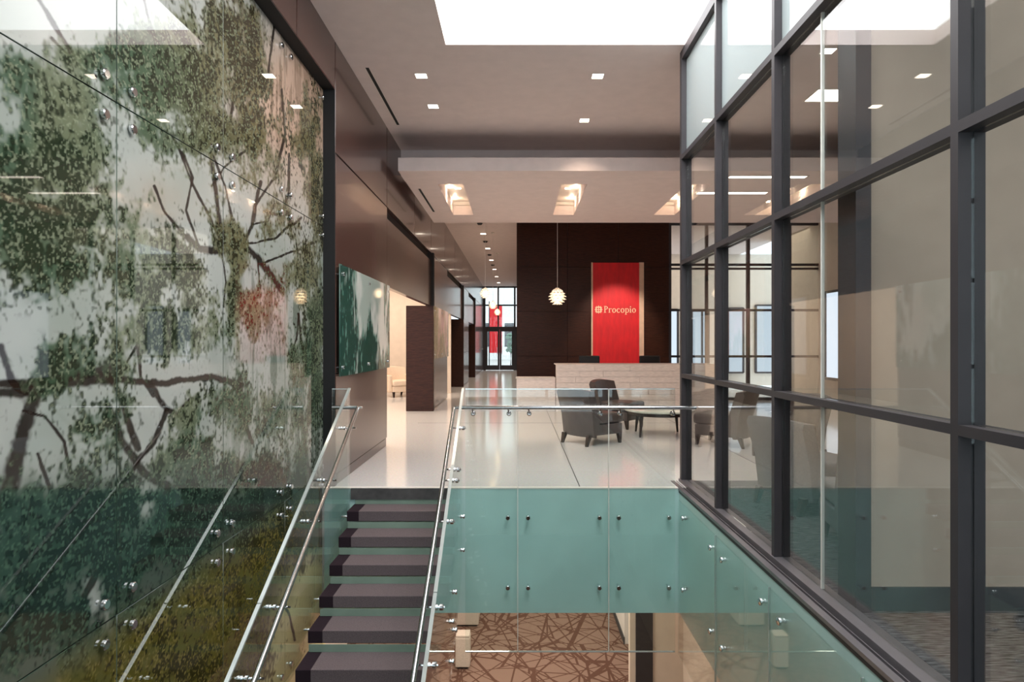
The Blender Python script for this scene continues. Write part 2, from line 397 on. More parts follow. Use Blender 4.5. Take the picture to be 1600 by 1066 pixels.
VOIDS = [(205,275,35,40,.9),(235,330,30,40,.7),(320,300,35,50,.6),(70,500,55,40,.8),(30,520,40,60,.9),(430,400,35,30,1.),(335,420,22,30,.9),(60,700,45,70,1.),(20,660,20,20,.9),(215,690,32,38,1.),(265,610,38,38,1.),(330,580,25,28,.8),
 (140,460,40,40,.6),(420,300,30,30,.6),(470,90,40,60,.9),(60,30,120,40,.9),(200,300,30,60,.5),(400,560,30,40,.4),(225,800,22,26,.9),(155,940,16,40,.8),(230,765,28,14,.7),(440,590,20,40,.6),(380,430,14,18,.9),(110,640,20,22,.8),(450,480,12,40,.6),(370,690,18,30,.6)]
BR = [((0,600),(60,598),(120,585),(180,575),12),((170,640),(190,690),(225,740),(262,760),10),((35,640),(70,650),(100,690),(110,740),4),((195,575),(215,540),(225,500),3),((345,392),(352,440),(348,480),2),((402,402),(405,440),(398,470),2),((285,250),(270,215),(235,190),3),((330,290),(350,260),(385,235),3),((395,350),(420,345),(430,320),2),((380,382),(430,372),(470,340),3),((260,80),(235,40),(225,0),3),((385,120),(395,60),(392,10),4),((410,150),(425,80),(430,30),3),((375,600),(350,620),(330,650),4),((20,300),(60,270),(110,255),3),((15,420),(60,400),(120,370),3),((90,255),(110,210),(120,170),2),((325,225),(335,290),(342,340),(350,388),5),((292,372),(312,388),(345,392),(378,382),9),((378,382),(402,402),(422,428),(440,452),8),((350,388),(330,340),(300,290),(285,250),3),
 ((378,382),(395,350),(400,320),(408,285),5),((360,385),(362,340),(352,290),(330,240),3),((292,372),(270,350),(255,330),(240,290),3),((410,412),(440,400),(465,390),(490,380),3),((312,388),(290,330),(300,280),(285,240),3),
 ((0,612),(50,612),(110,596),(175,590),14),((55,600),(40,660),(25,720),(8,790),20),((0,540),(10,570),(20,600),(40,612),10),((175,590),(190,620),(200,660),(215,700),9),((235,600),(262,640),(280,650),(300,625),7),((262,640),(240,690),(215,720),(190,770),6),
 ((175,590),(250,600),(330,590),(375,600),8),((375,600),(376,620),(378,650),(395,690),5),((465,490),(470,530),(478,560),(480,585),3),((465,490),(462,530),(455,560),(460,600),2),((60,0),(85,40),(110,80),(160,112),6),((80,60),(110,90),(130,110),(150,120),4),
 ((255,780),(280,770),(285,820),(270,860),16),((60,710),(80,770),(110,800),(140,830),5),((440,940),(452,960),(458,985),(462,1000),3),((330,230),(300,180),(270,140),(250,80),4),((335,240),(360,190),(370,120),(372,30),4),((400,320),(430,280),(445,210),(440,140),3),
 ((225,470),(215,520),(222,590),(240,620),4),((205,760),(180,840),(150,900),(120,960),8),((415,330),(440,340),(450,300),(452,240),3)]
def paint(y, z):
    """colour of the print at (y along the wall, z height)"""
    yy = np.maximum(y, 1.25)
    px = 808.5-2060/yy; py = 536.5-1000*(z-EYE)/yy
    px = np.maximum(px, -500)
    n1 = fbm(y*1.3, z*1.3, 4); n2 = fbm(y*5+40, z*5, 4); n3 = fbm(y*17, z*15+30, 3, .7); n4 = vn(y*60, z*52+11); drip = fbm(y*14+5, z*2.2, 4)
    wx = (fbm(y*3+9, z*3, 3)-.5)*46; wy = (fbm(y*3, z*3+23, 3)-.5)*60
    qx = px+wx; qy = py+wy
    D_ = np.zeros_like(px); V_ = np.zeros_like(px)
    for x, yv, rx, ry, wt in BLOBS: D_ = np.maximum(D_, wt*np.exp(-(((qx-x)/rx)**2+((qy-yv)/ry)**2)*.85))
    for x, yv, rx, ry, wt in VOIDS: V_ = np.maximum(V_, wt*np.exp(-(((qx-x)/rx)**2+((qy-yv)/ry)**2)*1.2))
    far = sst(10, -80, px); D_ = np.maximum(D_, far*(.75*fbm(y*1.1+3, z*1.1, 3)))
    D_ = D_*(1-.85*V_)
    # ground colour
    def mix(a, b, t): return a*(1-t[:, None])+b*t[:, None]
    col = np.tile(lin(212, 215, 208), (len(px), 1))
    col = mix(col, lin(182, 192, 182), .9*sst(.35, .75, n1))
    peach = np.exp(-(((px-470)/95)**2+((py-170)/120)**2)); col = mix(col, lin(236, 196, 170), np.clip(peach*1.2, 0, .9))
    col = mix(col, lin(196, 164, 128), .6*np.exp(-(((px-240)/60)**2+((py-330)/60)**2))*n2)
    # soft background foliage
    soft = sst(.18, .62, D_*.8+(n2-.5)*.5); col = mix(col, mix(np.tile(lin(126, 132, 96), (len(px), 1)), lin(96, 118, 92), sst(.35, .65, n1)), soft*.75)
    right = sst(180, 420, px)*sst(560, 330, py)
    col = mix(col, lin(146, 126, 84), soft*right*.45)
    # hanging strokes
    dm = sst(.50, .62, drip)*sst(330, 400, px)*sst(380, 470, py)*.65; col = mix(col, lin(88, 112, 92), dm)
    dm = sst(.50, .60, drip)*np.exp(-(((px-400)/100)**2+((py-120)/110)**2))*.6; col = mix(col, lin(92, 74, 46), dm)
    # lower part of the print: deep bottle green, then olive bank, then tan earth with lower-level light painted in
    low = sst(690, 790, py+wy*.6); col = mix(col, lin(58, 80, 66), low*.9*(1-V_*.8))
    bank = 1066-(px-27)*.72+wy*.5
    bk = sst(-10, 70, py-bank)*low; olive = mix(np.tile(lin(112, 108, 52), (len(px), 1)), lin(142, 130, 66), sst(.45, .7, n2)); col = mix(col, 0*col+olive, bk*.95)
    tan = sst(0, 50, (px-432)+(py-900)*.34+wx*.6)*sst(840, 900, py+wx); col = mix(col, lin(255, 236, 176)*1.5, tan*.97)
    # branches (warped polylines)
    for b in BR:
        wd = b[-1]; P = b[:-1]; dmin = np.full_like(px, 1e9)
        for i in range(len(P)-1):
            ax, ay = P[i]; bx, by = P[i+1]; dx, dy = bx-ax, by-ay
            t = np.clip(((px+wx*.12-ax)*dx+(py+wy*.12-ay)*dy)/(dx*dx+dy*dy), 0, 1)
            dmin = np.minimum(dmin, np.hypot(px+wx*.12-ax-t*dx, py+wy*.12-ay-t*dy))
        col = mix(col, lin(44, 32, 26), sst(wd*.85, wd*.4, dmin+(n3-.5)*wd*.7)*.95)
    # leaf clusters, coarse to fine
    n5 = vn(y*38+3, z*36); n6 = vn(y*95, z*100+40); n7 = fbm(y*2.3+60, z*2.3+5, 3)
    Dd = np.clip(D_*1.35+.06, 0, 1.15)*(1-.5*V_)
    f1 = Dd+(n2-.5)*1.0+(n3-.5)*.7+(n5-.5)*.45
    l1 = sst(.32, .74, f1)
    leafc = mix(np.tile(lin(124, 134, 104), (len(px), 1)), lin(78, 106, 80), sst(.4, .6, n1)); leafc = mix(leafc, lin(132, 110, 70), right*.65)
    leafc = mix(leafc, lin(52, 80, 66), low*(1-bk)); leafc = mix(leafc, lin(104, 96, 34), bk)
    col = mix(col, leafc, l1*.85)
    dens = Dd-.38*sst(.42, .62, n7)
    f2 = dens+(n3-.5)*1.0+(n2-.5)*.7+(n5-.5)*1.0+(n4-.5)*.6
    l2 = sst(.40, .92, f2)*(1-.75*tan)
    dark = mix(np.tile(lin(42, 56, 38), (len(px), 1)), lin(66, 50, 30), right*.7); dark = mix(dark, lin(26, 44, 38), low*(1-bk)); dark = mix(dark, lin(58, 54, 18), bk)
    col = mix(col, dark*.85, l2*.9)
    l4 = sst(.54, .72, n5*.4+n4*.6)*sst(.10, .45, Dd)*(1-tan); col = mix(col, dark, l4*.6)
    l3 = sst(.56, .76, n6*.65+n4*.35)*sst(.3, .7, f1)*(1-tan)
    lite = mix(np.tile(lin(180, 190, 158), (len(px), 1)), lin(190, 172, 100), bk); lite = mix(lite, lin(104, 136, 112), low*(1-bk))
    col = mix(col, lite, l3*.55)
    return np.clip(col*np.array([.60, .60, .60], np.float32), 0, 1)
M_mural = bpy.data.materials.new('printed_tree_glass'); M_mural.use_nodes = True
_n = M_mural.node_tree.nodes; _b = _n['Principled BSDF']; _a = _n.new('ShaderNodeAttribute'); _a.attribute_name = 'print'
M_mural.node_tree.links.new(_a.outputs['Color'], _b.inputs['Base Color']); _b.inputs['Roughness'].default_value = .02
_b.inputs['Specular IOR Level'].default_value = .42
def print_panel(name, X, T, y0, y1, z0, z1, st, painter, parent, m):
    ny = max(2, int((y1-y0)/st[0])+1); nz = max(2, int((z1-z0)/st[1])+1)
    gy, gz = np.meshgrid(np.linspace(y0, y1, ny), np.linspace(z0, z1, nz), indexing='ij')
    off = world_loc(parent)
    co_ = np.stack([np.full(ny*nz, X), gy.ravel(), gz.ravel()], 1).astype(np.float32)
    idx = np.arange(ny*nz).reshape(ny, nz)
    q = np.stack([idx[:-1, :-1], idx[1:, :-1], idx[1:, 1:], idx[:-1, 1:]], -1).reshape(-1, 4)
    back = np.array([(X-T, y0, z0), (X-T, y1, z0), (X-T, y1, z1), (X-T, y0, z1)], np.float32); k = ny*nz
    c = [idx[0, 0], idx[-1, 0], idx[-1, -1], idx[0, -1]]
    sides = np.array([(k+3, k+2, k+1, k)]+[(c[i], k+i, k+(i+1) % 4, c[(i+1) % 4]) for i in range(4)])
    co_ = np.concatenate([co_, back]); q = np.concatenate([q, sides])
    co_ -= np.array(off, np.float32)
    me = bpy.data.meshes.new(name); me.vertices.add(len(co_)); me.vertices.foreach_set('co', co_.ravel())
    me.loops.add(len(q)*4); me.loops.foreach_set('vertex_index', q.ravel().astype(np.int32))
    me.polygons.add(len(q)); me.polygons.foreach_set('loop_start', np.arange(0, len(q)*4, 4, dtype=np.int32))
    me.update(calc_edges=True); me.validate()
    at_ = me.color_attributes.new('print', 'FLOAT_COLOR', 'POINT')
    rgb = painter(gy.ravel(), gz.ravel()); rgb = np.concatenate([rgb, np.tile(lin(90, 120, 110), (4, 1))])
    at_.data.foreach_set('color', np.concatenate([rgb, np.ones((len(rgb), 1))], 1).astype(np.float32).ravel())
    me.materials.append(m)
    o = bpy.data.objects.new(name, me); C.objects.link(o); o.parent = parent; return o
def standoff_mesh(name, r, L, axis, m=M_chrome):
    """disc-headed bolt whose axis starts at the wall (0) and ends proud (L)"""
    prof = [(r*.45, 0), (r*.45, L*.72), (r, L*.74), (r, L*.93), (r*.8, L), (0, L)]
    o = MB().lathe(prof, seg=14, axis=axis).build(name, m, None, smooth=True); C.objects.unlink(o); return o
mural = thing('mural', 'tall bolted glass mural printed with a spreading green tree on the left wall', 'mural', (XM, 5.0, 1.5))
MY = [-.28, .91, 2.10, 3.29, 4.48, 5.67, 6.852]; MZ = [-3.64, -1.48, .123, 2.757, 4.207]
for i in range(6):
    st = (.30, .30) if i < 1 else ((.05, .05) if i < 2 else ((.0062, .0052) if i < 4 else (.009, .0056)))
    for j in range(4):
        if j == 0 and 1 < i < 4: s_ = (.05, .05)
        elif j == 0: s_ = (max(st[0], .02), max(st[1], .02))
        else: s_ = st
        print_panel('glass_panel', XM, .012, MY[i]+.004, MY[i+1]-.004, MZ[j]+.004, MZ[j+1]-.004, s_, paint, mural, M_mural)
so = standoff_mesh('standoff', .027, .075, 'x')
for y in MY[1:6]:
    for dy in (-.115, .115):
        for zj in MZ[1:]:
            for dz in (-.10, .10):
                if zj == 4.207 and dz > 0: continue
                at(so, mural, (XM-.06+.012, y+dy, zj+dz))
for zj in MZ[1:]:
    for dz in (-.10, .10):
        if zj == 4.207 and dz > 0: continue
        at(so, mural, (XM-.048, 6.852-.115, zj+dz))

# wall artworks on the dark wall
def paint_art(dark, pale, mid, sd):
    def f(y, z):
        n = fbm(y*1.6+sd, z*1.6+sd, 4); d = fbm(y*9+sd, z*2.2, 4); q = fbm(y*16+sd, z*12+sd, 3, .65); u = (y-y.min())/(y.max()-y.min()); v = (z-z.min())/(z.max()-z.min())
        c = np.tile(pale, (len(y), 1))
        def mx(a, t):
            nonlocal c
            c = c*(1-t[:, None])+a*t[:, None]
        mx(mid, .5*sst(.45, .7, n))
        side = np.maximum(sst(.42, .12, u+(n-.5)*.35), .8*sst(.80, .95, u+(d-.5)*.3)); foot = sst(.55, .08, v+(d-.5)*.8+.25*np.sin(u*9))
        w_ = np.maximum(side*.9, foot)
        mx(mid, sst(.25, .65, w_+(d-.5)*.7)*.85)
        mx(dark, sst(.45, .85, w_+(q-.5)*.9+(d-.5)*.6)*.92)
        mx(pale*.9, sst(.62, .74, d)*sst(.1, .5, w_)*.55)
        return c
    return f
def artwork(y0, y1, label, painter):
    t = thing('glass_artwork', label, 'artwork', (XL+.03, (y0+y1)/2, 1.77), group='glass artworks on the dark wall')
    print_panel('glass_panel', XL+.045, .012, y0, y1, 1.165, 2.365, (.015, .015), painter, t, M_mural)
    s2 = standoff_mesh('standoff', .02, .06, 'x')
    for y in (y0+.12, (y0+y1)/2, y1-.12):
        for z in (1.26, 2.27): at(s2, t, (XL+.001, y, z))
artwork(6.80, 9.44, 'long glass artwork of green willow on white, on the wall beside the stair head', paint_art(lin(28, 70, 60), lin(225, 230, 226), lin(92, 138, 124), 3.3))
artwork(14.5, 17.5, 'smaller far glass artwork in pink and olive between the two dark piers', paint_art(lin(150, 140, 90), lin(236, 190, 190), lin(178, 168, 130), 8.1))

# ------------------------------------------------------------------ staircase
RZ, TD = .166, .2987
K = RZ/TD
stair = thing('staircase', 'open staircase of thick dark carpeted treads descending beside the mural', 'staircase', (-1.16, 4.0, -1.5))
t0 = None
for n in range(1, 21):
    y0 = D-TD*n; z = -RZ*n                # nosing edge at y0, top at z
    if t0 is None:
        t0 = MB().box(-1.715, -.60, y0, y0+TD+.01, z-.105, z-.004).build('tread', M_treadend, stair, bevel=.006)
        t1 = MB().box(-1.595, -.602, y0-.004, y0+TD+.008, z-.102, z).build('carpet_inlay', M_tread, t0, bevel=.006)
        t2 = MB().box(-1.70, -.62, y0+TD-.02, y0+TD-.012, z-.0, z+.165-.105).build('riser', M_riser, stair)
        ty0 = (y0, z)
    else:
        d = Vector((0, y0-ty0[0], z-ty0[1]))
        a = t0.copy(); C.objects.link(a); a.parent = stair; a.location = t0.location+d
        b = t1.copy(); C.objects.link(b); b.parent = a
        r = t2.copy(); C.objects.link(r); r.parent = stair; r.location = t2.location+d
# glass balustrades with polished top edge
def stair_glass(X, ys, label, side):
    t = thing('stair_balustrade', label, 'balustrade', (X, ys[0], 0), group='glass stair balustrades')
    f = lambda y: -K*(6.65-y)
    s1 = standoff_mesh('standoff', .022, .075, 'x')
    for b, a in zip(ys[:-1], ys[1:]):
        a += .004; b -= .004
        MB().prism_yz([(a, -.66+f(a)), (b, -.66+f(b)), (b, 1.04+f(b)), (a, 1.04+f(a))], X-.006, X+.006).build('glass_panel', M_glass, t)
        MB().prism_yz([(a, 1.04+f(a)), (b, 1.04+f(b)), (b, 1.058+f(b)), (a, 1.058+f(a))], X-.013, X+.013).build('polished_edge', M_gedge, t)
        for y in (a+.13, b-.13):
            for dz in (-.17, -.51):
                at(s1, t, (X-.045, y, f(y)+dz))
    return t
gl1 = stair_glass(-1.745, [6.65, 5.50, 4.32, 3.15, 1.97, .8], 'left glass balustrade of the stair, nearest the tree mural', -1)
gl2 = stair_glass(-.565, [6.65, 5.57, 4.40, 3.23, 2.06, .89], 'right glass balustrade of the stair, beside the open void', 1)
# short return guard on the landing at the stair head, left
rg = thing('return_guard', 'narrow glass return guard between mural edge and stair head', 'balustrade', (-1.84, 6.66, 0))
box('glass_panel', -1.925, -1.765, 6.645, 6.657, -.3, 1.04, M_glass, rg)
box('polished_edge', -1.925, -1.765, 6.643, 6.659, 1.04, 1.05, M_gedge, rg)
# handrails
def zr(y): return .857-K*(6.6-y)
def clamp(t, X, y, Xg, z=None):
    """bracket: rod from rail through the glass with a knob at each end"""
    z = zr(y) if z is None else z; s = 1 if Xg > X else -1
    m = MB().tube([(X, y, z-.005), (X, y, z-.075)], .007, 8)
    m.tube([(X-s*.03, y, z-.075), (Xg+s*.05, y, z-.075)], .008, 8)
    for xx, L in ((Xg+s*.012, .03*s), (Xg-s*.012, -.02*s)):
        m.lathe([(.022, 0), (.022, L*.8), (.016, L), (0, L)], (xx, y, z-.075), 12, 'x')
    return m.build('bracket', M_chrome, t, smooth=True)
h1 = thing('handrail', 'left stainless handrail sloping down the stair beside the mural', 'handrail', (-1.645, 6.6, .85), group='stair handrails')
yb = 1.2
MB().tube([(-1.91, 6.60, .857), (-1.66, 6.60, .857), (-1.645, 6.585, .849), (-1.645, yb, zr(yb))], .019, 14).build('rail', M_metal, h1, smooth=True)
MB().tube([(-1.655, 6.6, .857), (-1.60, 6.6, .857)], .012, 10).build('rail_end', M_chrome, h1, smooth=True)
for y in (6.40, 5.72, 5.28, 4.55, 4.08, 3.3, 2.8): clamp(h1, -1.645, y, -1.745)
h2 = thing('handrail', 'right stainless handrail sloping down the stair beside the void', 'handrail', (-.653, 6.6, .85), group='stair handrails')
MB().tube([(-.653, 6.585, .849), (-.653, yb, zr(yb))], .019, 14).build('rail', M_metal, h2, smooth=True)
for y in (6.40, 5.85, 5.72, 5.28, 4.55, 4.16, 3.3, 2.8): clamp(h2, -.653, y, -.565)
h3 = thing('handrail', 'level stainless handrail along the landing glass above the void', 'handrail', (.6, 6.58, .85))
MB().tube([(-.640, 6.605, .857), (-.625, 6.585, .857), (1.84, 6.585, .857)], .019, 14).build('rail', M_metal, h3, smooth=True)
for x in (-.47, -.10, .11, .85, 1.05, 1.60):
    m = MB().tube([(x, 6.585, .85), (x+.012, 6.60, .80), (x+.012, 6.64, .79)], .008, 8)
    m.lathe([(.024, 0), (.024, -.02), (.015, -.028), (0, -.028)], (x+.012, 6.643, .79), 12, 'y'); m.lathe([(.024, 0), (.024, .02), (0, .02)], (x+.012, 6.658, .79), 12, 'y')
    m.build('bracket', M_chrome, h3, smooth=True)
# landing guard glass in front of the teal fascia
gg = thing('landing_guard', 'wide clear glass guard of three panels across the landing edge', 'balustrade', (.6, 6.65, 0))
for a, b in ((-.545, .003), (.003, .948), (.948, 1.64)):
    box('glass_panel', a+.004, b-.004, 6.644, 6.656, -1.68, 1.04, M_glass, gg)
    box('polished_edge', a+.004, b-.004, 6.642, 6.658, 1.04, 1.05, M_gedge, gg)
    box('polished_edge', a+.004, b-.004, 6.642, 6.658, -1.69, -1.68, M_gedge, gg)
for x in (.003, .948): box('joint', x-.0035, x+.0035, 6.642, 6.658, -1.68, 1.04, M_seal, gg)
sy = standoff_mesh('standoff', .024, -.105, 'y')
for x in (-.10, .11, .85, 1.05, 1.57):
    for z in (-.29, -1.017): at(sy, gg, (x, D-.003, z))
# glass skirt along the right of the void under the curtain wall
sk = thing('void_cladding', 'clear bolted glass cladding on the right side wall of the void', 'cladding', (1.65, 4.0, -.8))
SY = [6.60, 5.37, 4.22, 3.08, 1.94, .8]
sx = standoff_mesh('standoff', .026, -.055, 'x')
for b, a in zip(SY[:-1], SY[1:]):
    box('glass_panel', 1.655, 1.667, a+.004, b-.004, -1.68, -.09, M_glass, sk)
    box('joint', 1.654, 1.668, a-.003, a+.003, -1.68, -.09, M_gedge, sk)
    for y in (a+.14, b-.17):
        for z in (-.24, -.96): at(sx, sk, (XS-.001, y, z))

# ------------------------------------------------------------------ glass curtain wall on the right
cw = thing('curtain_wall', 'tall interior glass wall in a dark metal grid on the right', 'glass wall', (1.88, 4.0, 0))
MUL = [(6.98, 7.05), (5.767, 5.815), (4.46, 4.51), (2.60, 2.647), (1.20, 1.25), (-.2, -.15)]
def profile_v(y0, y1, z0, z1, nm):
    m = MB().box(XC, XC+.052, y0, y1, z0, z1); m.box(XC+.052, XC+.066, y0+.006, y1-.006, z0, z1); m.box(XC+.066, XC+.112, y0, y1, z0, z1)
    return m.build(nm, M_frame, cw)
def profile_h(y0, y1, z0, z1, nm):
    m = MB().box(XC, XC+.052, y0, y1, z0, z1); m.box(XC+.052, XC+.066, y0, y1, z0+.006, z1-.006); m.box(XC+.066, XC+.112, y0, y1, z0, z1)
    return m.build(nm, M_frame, cw)
TZ = [(.03, .032), (1.144, 1.188), (2.377, 2.425), (3.525, 3.575), (4.62, 4.715)]
for y0, y1 in MUL: profile_v(y0, y1, .03, 4.715, 'mullion')
for (a0, a1), (b0, b1) in zip(MUL[1:], MUL[:-1]):
    for z0, z1 in TZ[1:]: profile_h(a1, b0, z0, z1, 'transom' if z1 < 4.7 else 'head')
    for k in range(4):
        z0, z1 = TZ[k][1], TZ[k+1][0]
        spl = [(a1, b0)]
        if a1 == 2.647 and k < 3: spl = [(a1, 3.876), (3.884, b0)]
        for u, v in spl: box('pane', XG-.006, XG+.006, u, v, z0, z1, M_frost if k == 3 else M_glassw, cw)
        if len(spl) > 1: box('butt_joint', XG-.009, XG+.009, 3.873, 3.887, z0, z1, M_seal, cw)
y0, y1 = -.9, 7.06
box('sill', XS-.005, XC+.13, y0, y1, -.05, -.012, M_frame, cw)
box('sill_nose', XS-.012, XS+.035, y0, y1, -.02, .004, M_sill, cw)
box('sill_track', XS+.05, XS+.056, y0, y1, -.02, .006, M_sill, cw)
box('sill_cap', XS+.078, XC+.115, y0, y1, -.02, .03, M_sill, cw)

# ------------------------------------------------------------------ glazing far away
# storefront right of the feature wall
w2 = anchor('window_2', (6.0, FW, 0))
for x0, x1 in ((4.02, 4.09), (5.00, 5.07), (6.10, 6.18), (7.2, 7.28)): box('mullion', x0, x1, FW, FW+.1, 0, H, M_frame, w2)
for z0, z1 in ((4.66, 4.72), (3.48, 3.53), (3.58, 3.64), (2.37, 2.43), (1.14, 1.20), (0, .08)): box('transom', 4.09, RX, FW+.005, FW+.095, z0, z1, M_frame, w2)
for a, b in ((4.09, 5.0), (5.07, 6.1), (6.18, 7.2), (7.28, RX)): box('pane', a, b, FW+.04, FW+.05, .08, 4.66, M_glassw, w2)
M_day = emit('daylight_pane', (.72, .80, .92), .78)
def lit_window(n, x0, x1, y, z0, z1, bars):
    a = anchor('window_%d' % n, ((x0+x1)/2, y, z0))
    box('pane', x0, x1, y-.03, y-.02, z0, z1, M_day, a)
    for b in bars: box('window_frame', b-.035, b+.035, y-.07, y, z0-.04, z1+.04, M_frame, a)
    box('window_frame', x0, x1, y-.07, y, z1, z1+.06, M_frame, a); box('window_sill', x0, x1, y-.07, y, z0-.06, z0, M_frame, a)
lit_window(3, 5.35, 5.75, 23, .5, 2.7, (5.35, 5.75)); lit_window(4, 6.25, 6.85, 23, .5, 2.65, (6.25, 6.62, 6.85))
lit_window(5, 7.55, 8.1, 23, .5, 2.75, (7.55, 8.1)); lit_window(6, 8.55, 9.2, 23, .5, 2.85, (8.55, 9.2))
w7 = anchor('window_7', (RX, 15.8, .65)); box('pane', RX-.03, RX-.02, 14.9, 16.5, .65, 2.8, M_day, w7)
for a, b, c, d in ((14.84, 14.9, .6, 2.86), (16.5, 16.56, .6, 2.86), (14.9, 16.5, .58, .65), (14.9, 16.5, 2.8, 2.86)): box('window_frame', RX-.07, RX, a, b, c, d, M_frame, w7)
# entrance doors at the end of the corridor
d1 = anchor('door_1', (-1.0, YE, 0))
for x0, x1 in ((-1.93, -1.80), (-1.12, -1.04), (-.20, -.10)): box('mullion', x0, x1, YE, YE+.14, 2.45, H, M_frame, d1)
for z0, z1 in ((4.64, 4.72), (3.62, 3.70), (2.30, 2.45)): box('transom', -1.93, 0, YE-.01, YE+.13, z0, z1, M_frame, d1)
for x0, x1 in ((-1.93, -1.79), (-.22, -.04)): box('jamb', x0, x1, YE, YE+.14, 0, 2.45, M_frame, d1)
for x0, x1 in ((-1.79, -1.01), (-1.0, -.22)):
    lf = MB().box(x0, x0+.10, YE+.02, YE+.08, .02, 2.30).box(x1-.10, x1, YE+.02, YE+.08, .02, 2.30).box(x0+.1, x1-.1, YE+.02, YE+.08, 2.18, 2.30).box(x0+.1, x1-.1, YE+.02, YE+.08, .02, .28).build('door_leaf', M_frame, d1)
    box('pane', x0+.1, x1-.1, YE+.04, YE+.05, .28, 2.18, M_glass, lf)
    xh = x1-.13 if x0 < -1.5 else x0+.13
    MB().tube([(xh, YE-.03, .9), (xh, YE-.03, 1.3)], .015, 8).build('door_handle', M_chrome, lf)
for a, b in ((-1.8, -1.12), (-1.04, -.2)):
    for z0, z1 in ((2.45, 3.62), (3.70, 4.64)): box('pane', a, b, YE+.05, YE+.06, z0, z1, M_glass, d1)
# outside beyond the doors
struct(box('floor_outside', -8, 8, YE+.2, 70, -.15, -.02, mat('pavement', srgb(170, 165, 160), .8)))
rp = thing('street_banner', 'tall red banner on a post outside the glass entrance doors', 'banner', (-1.4, 41, 0))
box('cloth', -1.78, -.98, 41, 41.03, .9, 4.0, M_red, rp); box('post', -1.84, -1.78, 41, 41.06, -.02, 4.2, M_frame, rp)
rq = thing('street_tree', 'small green tree outside behind the right entrance door', 'tree', (-.45, 43, 0))
MB().tube([(-.45, 43, -.02), (-.44, 43, 1.0), (-.46, 43, 1.5)], .05).build('trunk', M_legwood, rq)
tm = MB()
for k in range(40):
    a, r_, zz = random.uniform(0, 6.28), random.uniform(0, .3), random.uniform(.9, 2.1); tm.lathe([(0, -.14), (.1, -.08), (.14, 0), (.1, .09), (0, .14)], (-.45+r_*math.cos(a), 43+r_*math.sin(a), zz), 7)
fo = tm.build('foliage', mat('leaf_green', srgb(70, 105, 80), .8), rq); fo['kind'] = 'stuff'
bl = thing('pale_building', 'pale building front across the street beyond the entrance', 'building', (0, 60, 0))
box('wall', -8, 8, 60, 61, -.02, 9, mat('pale_facade', srgb(214, 212, 208), .8), bl)
for x in (-5, -3, -1.2, .6, 2.4): box('window', x, x+.9, 59.93, 60, 1.2, 3.4, M_frame, bl)

# ------------------------------------------------------------------ reception desk
dk = thing('reception_desk', 'long pale split stone reception desk before the dark feature wall', 'desk', (2.6, 14.4, 0))
box('core', .90, 4.36, 14.26, 15.1, 0, 1.03, M_desk, dk); box('top', .86, 4.40, 14.20, 15.12, 1.03, 1.05, M_desk, dk)
for r in range(8):
    x = .86; z = r*.129
    while x < 4.39:
        L = random.uniform(.42, .9); x1 = min(4.40, x+L)
        if 4.40-x1 < .15: x1 = 4.40
        dpt = random.uniform(.0, .022)
        box('stone', x+.002, x1-.002, 14.215-dpt, 14.27, z+.002, z+.127, M_desk, dk); x = x1
box('wing', -.02, .858, 14.5, 15.0, 0, .72, M_desk, dk); box('wing_top', -.04, .858, 14.47, 15.02, .72, .74, M_white, dk)
def task_chair(x, y, label):
    t = thing('office_chair', label, 'chair', (x, y, 0), group='office chairs behind the desk')
    MB().box(x-.25, x+.25, y-.04, y+.04, .58, 1.22).build('backrest', M_mono, t, bevel=.03)
    MB().box(x-.25, x+.25, y+.02, y+.5, .43, .52).build('seat', M_mono, t, bevel=.03)
    MB().tube([(x, y+.25, .06), (x, y+.25, .45)], .03).build('stem', M_metal, t)
    m = MB()
    for k in range(5):
        a = k*1.2566; m.tube([(x, y+.25, .08), (x+.3*math.cos(a), y+.25+.3*math.sin(a), .04)], .022, 8)
    m.build('base', M_mono, t)
task_chair(1.74, 15.5, 'black office chair behind the desk, left of the red banner'); task_chair(3.20, 15.5, 'black office chair behind the desk, right of the red banner')

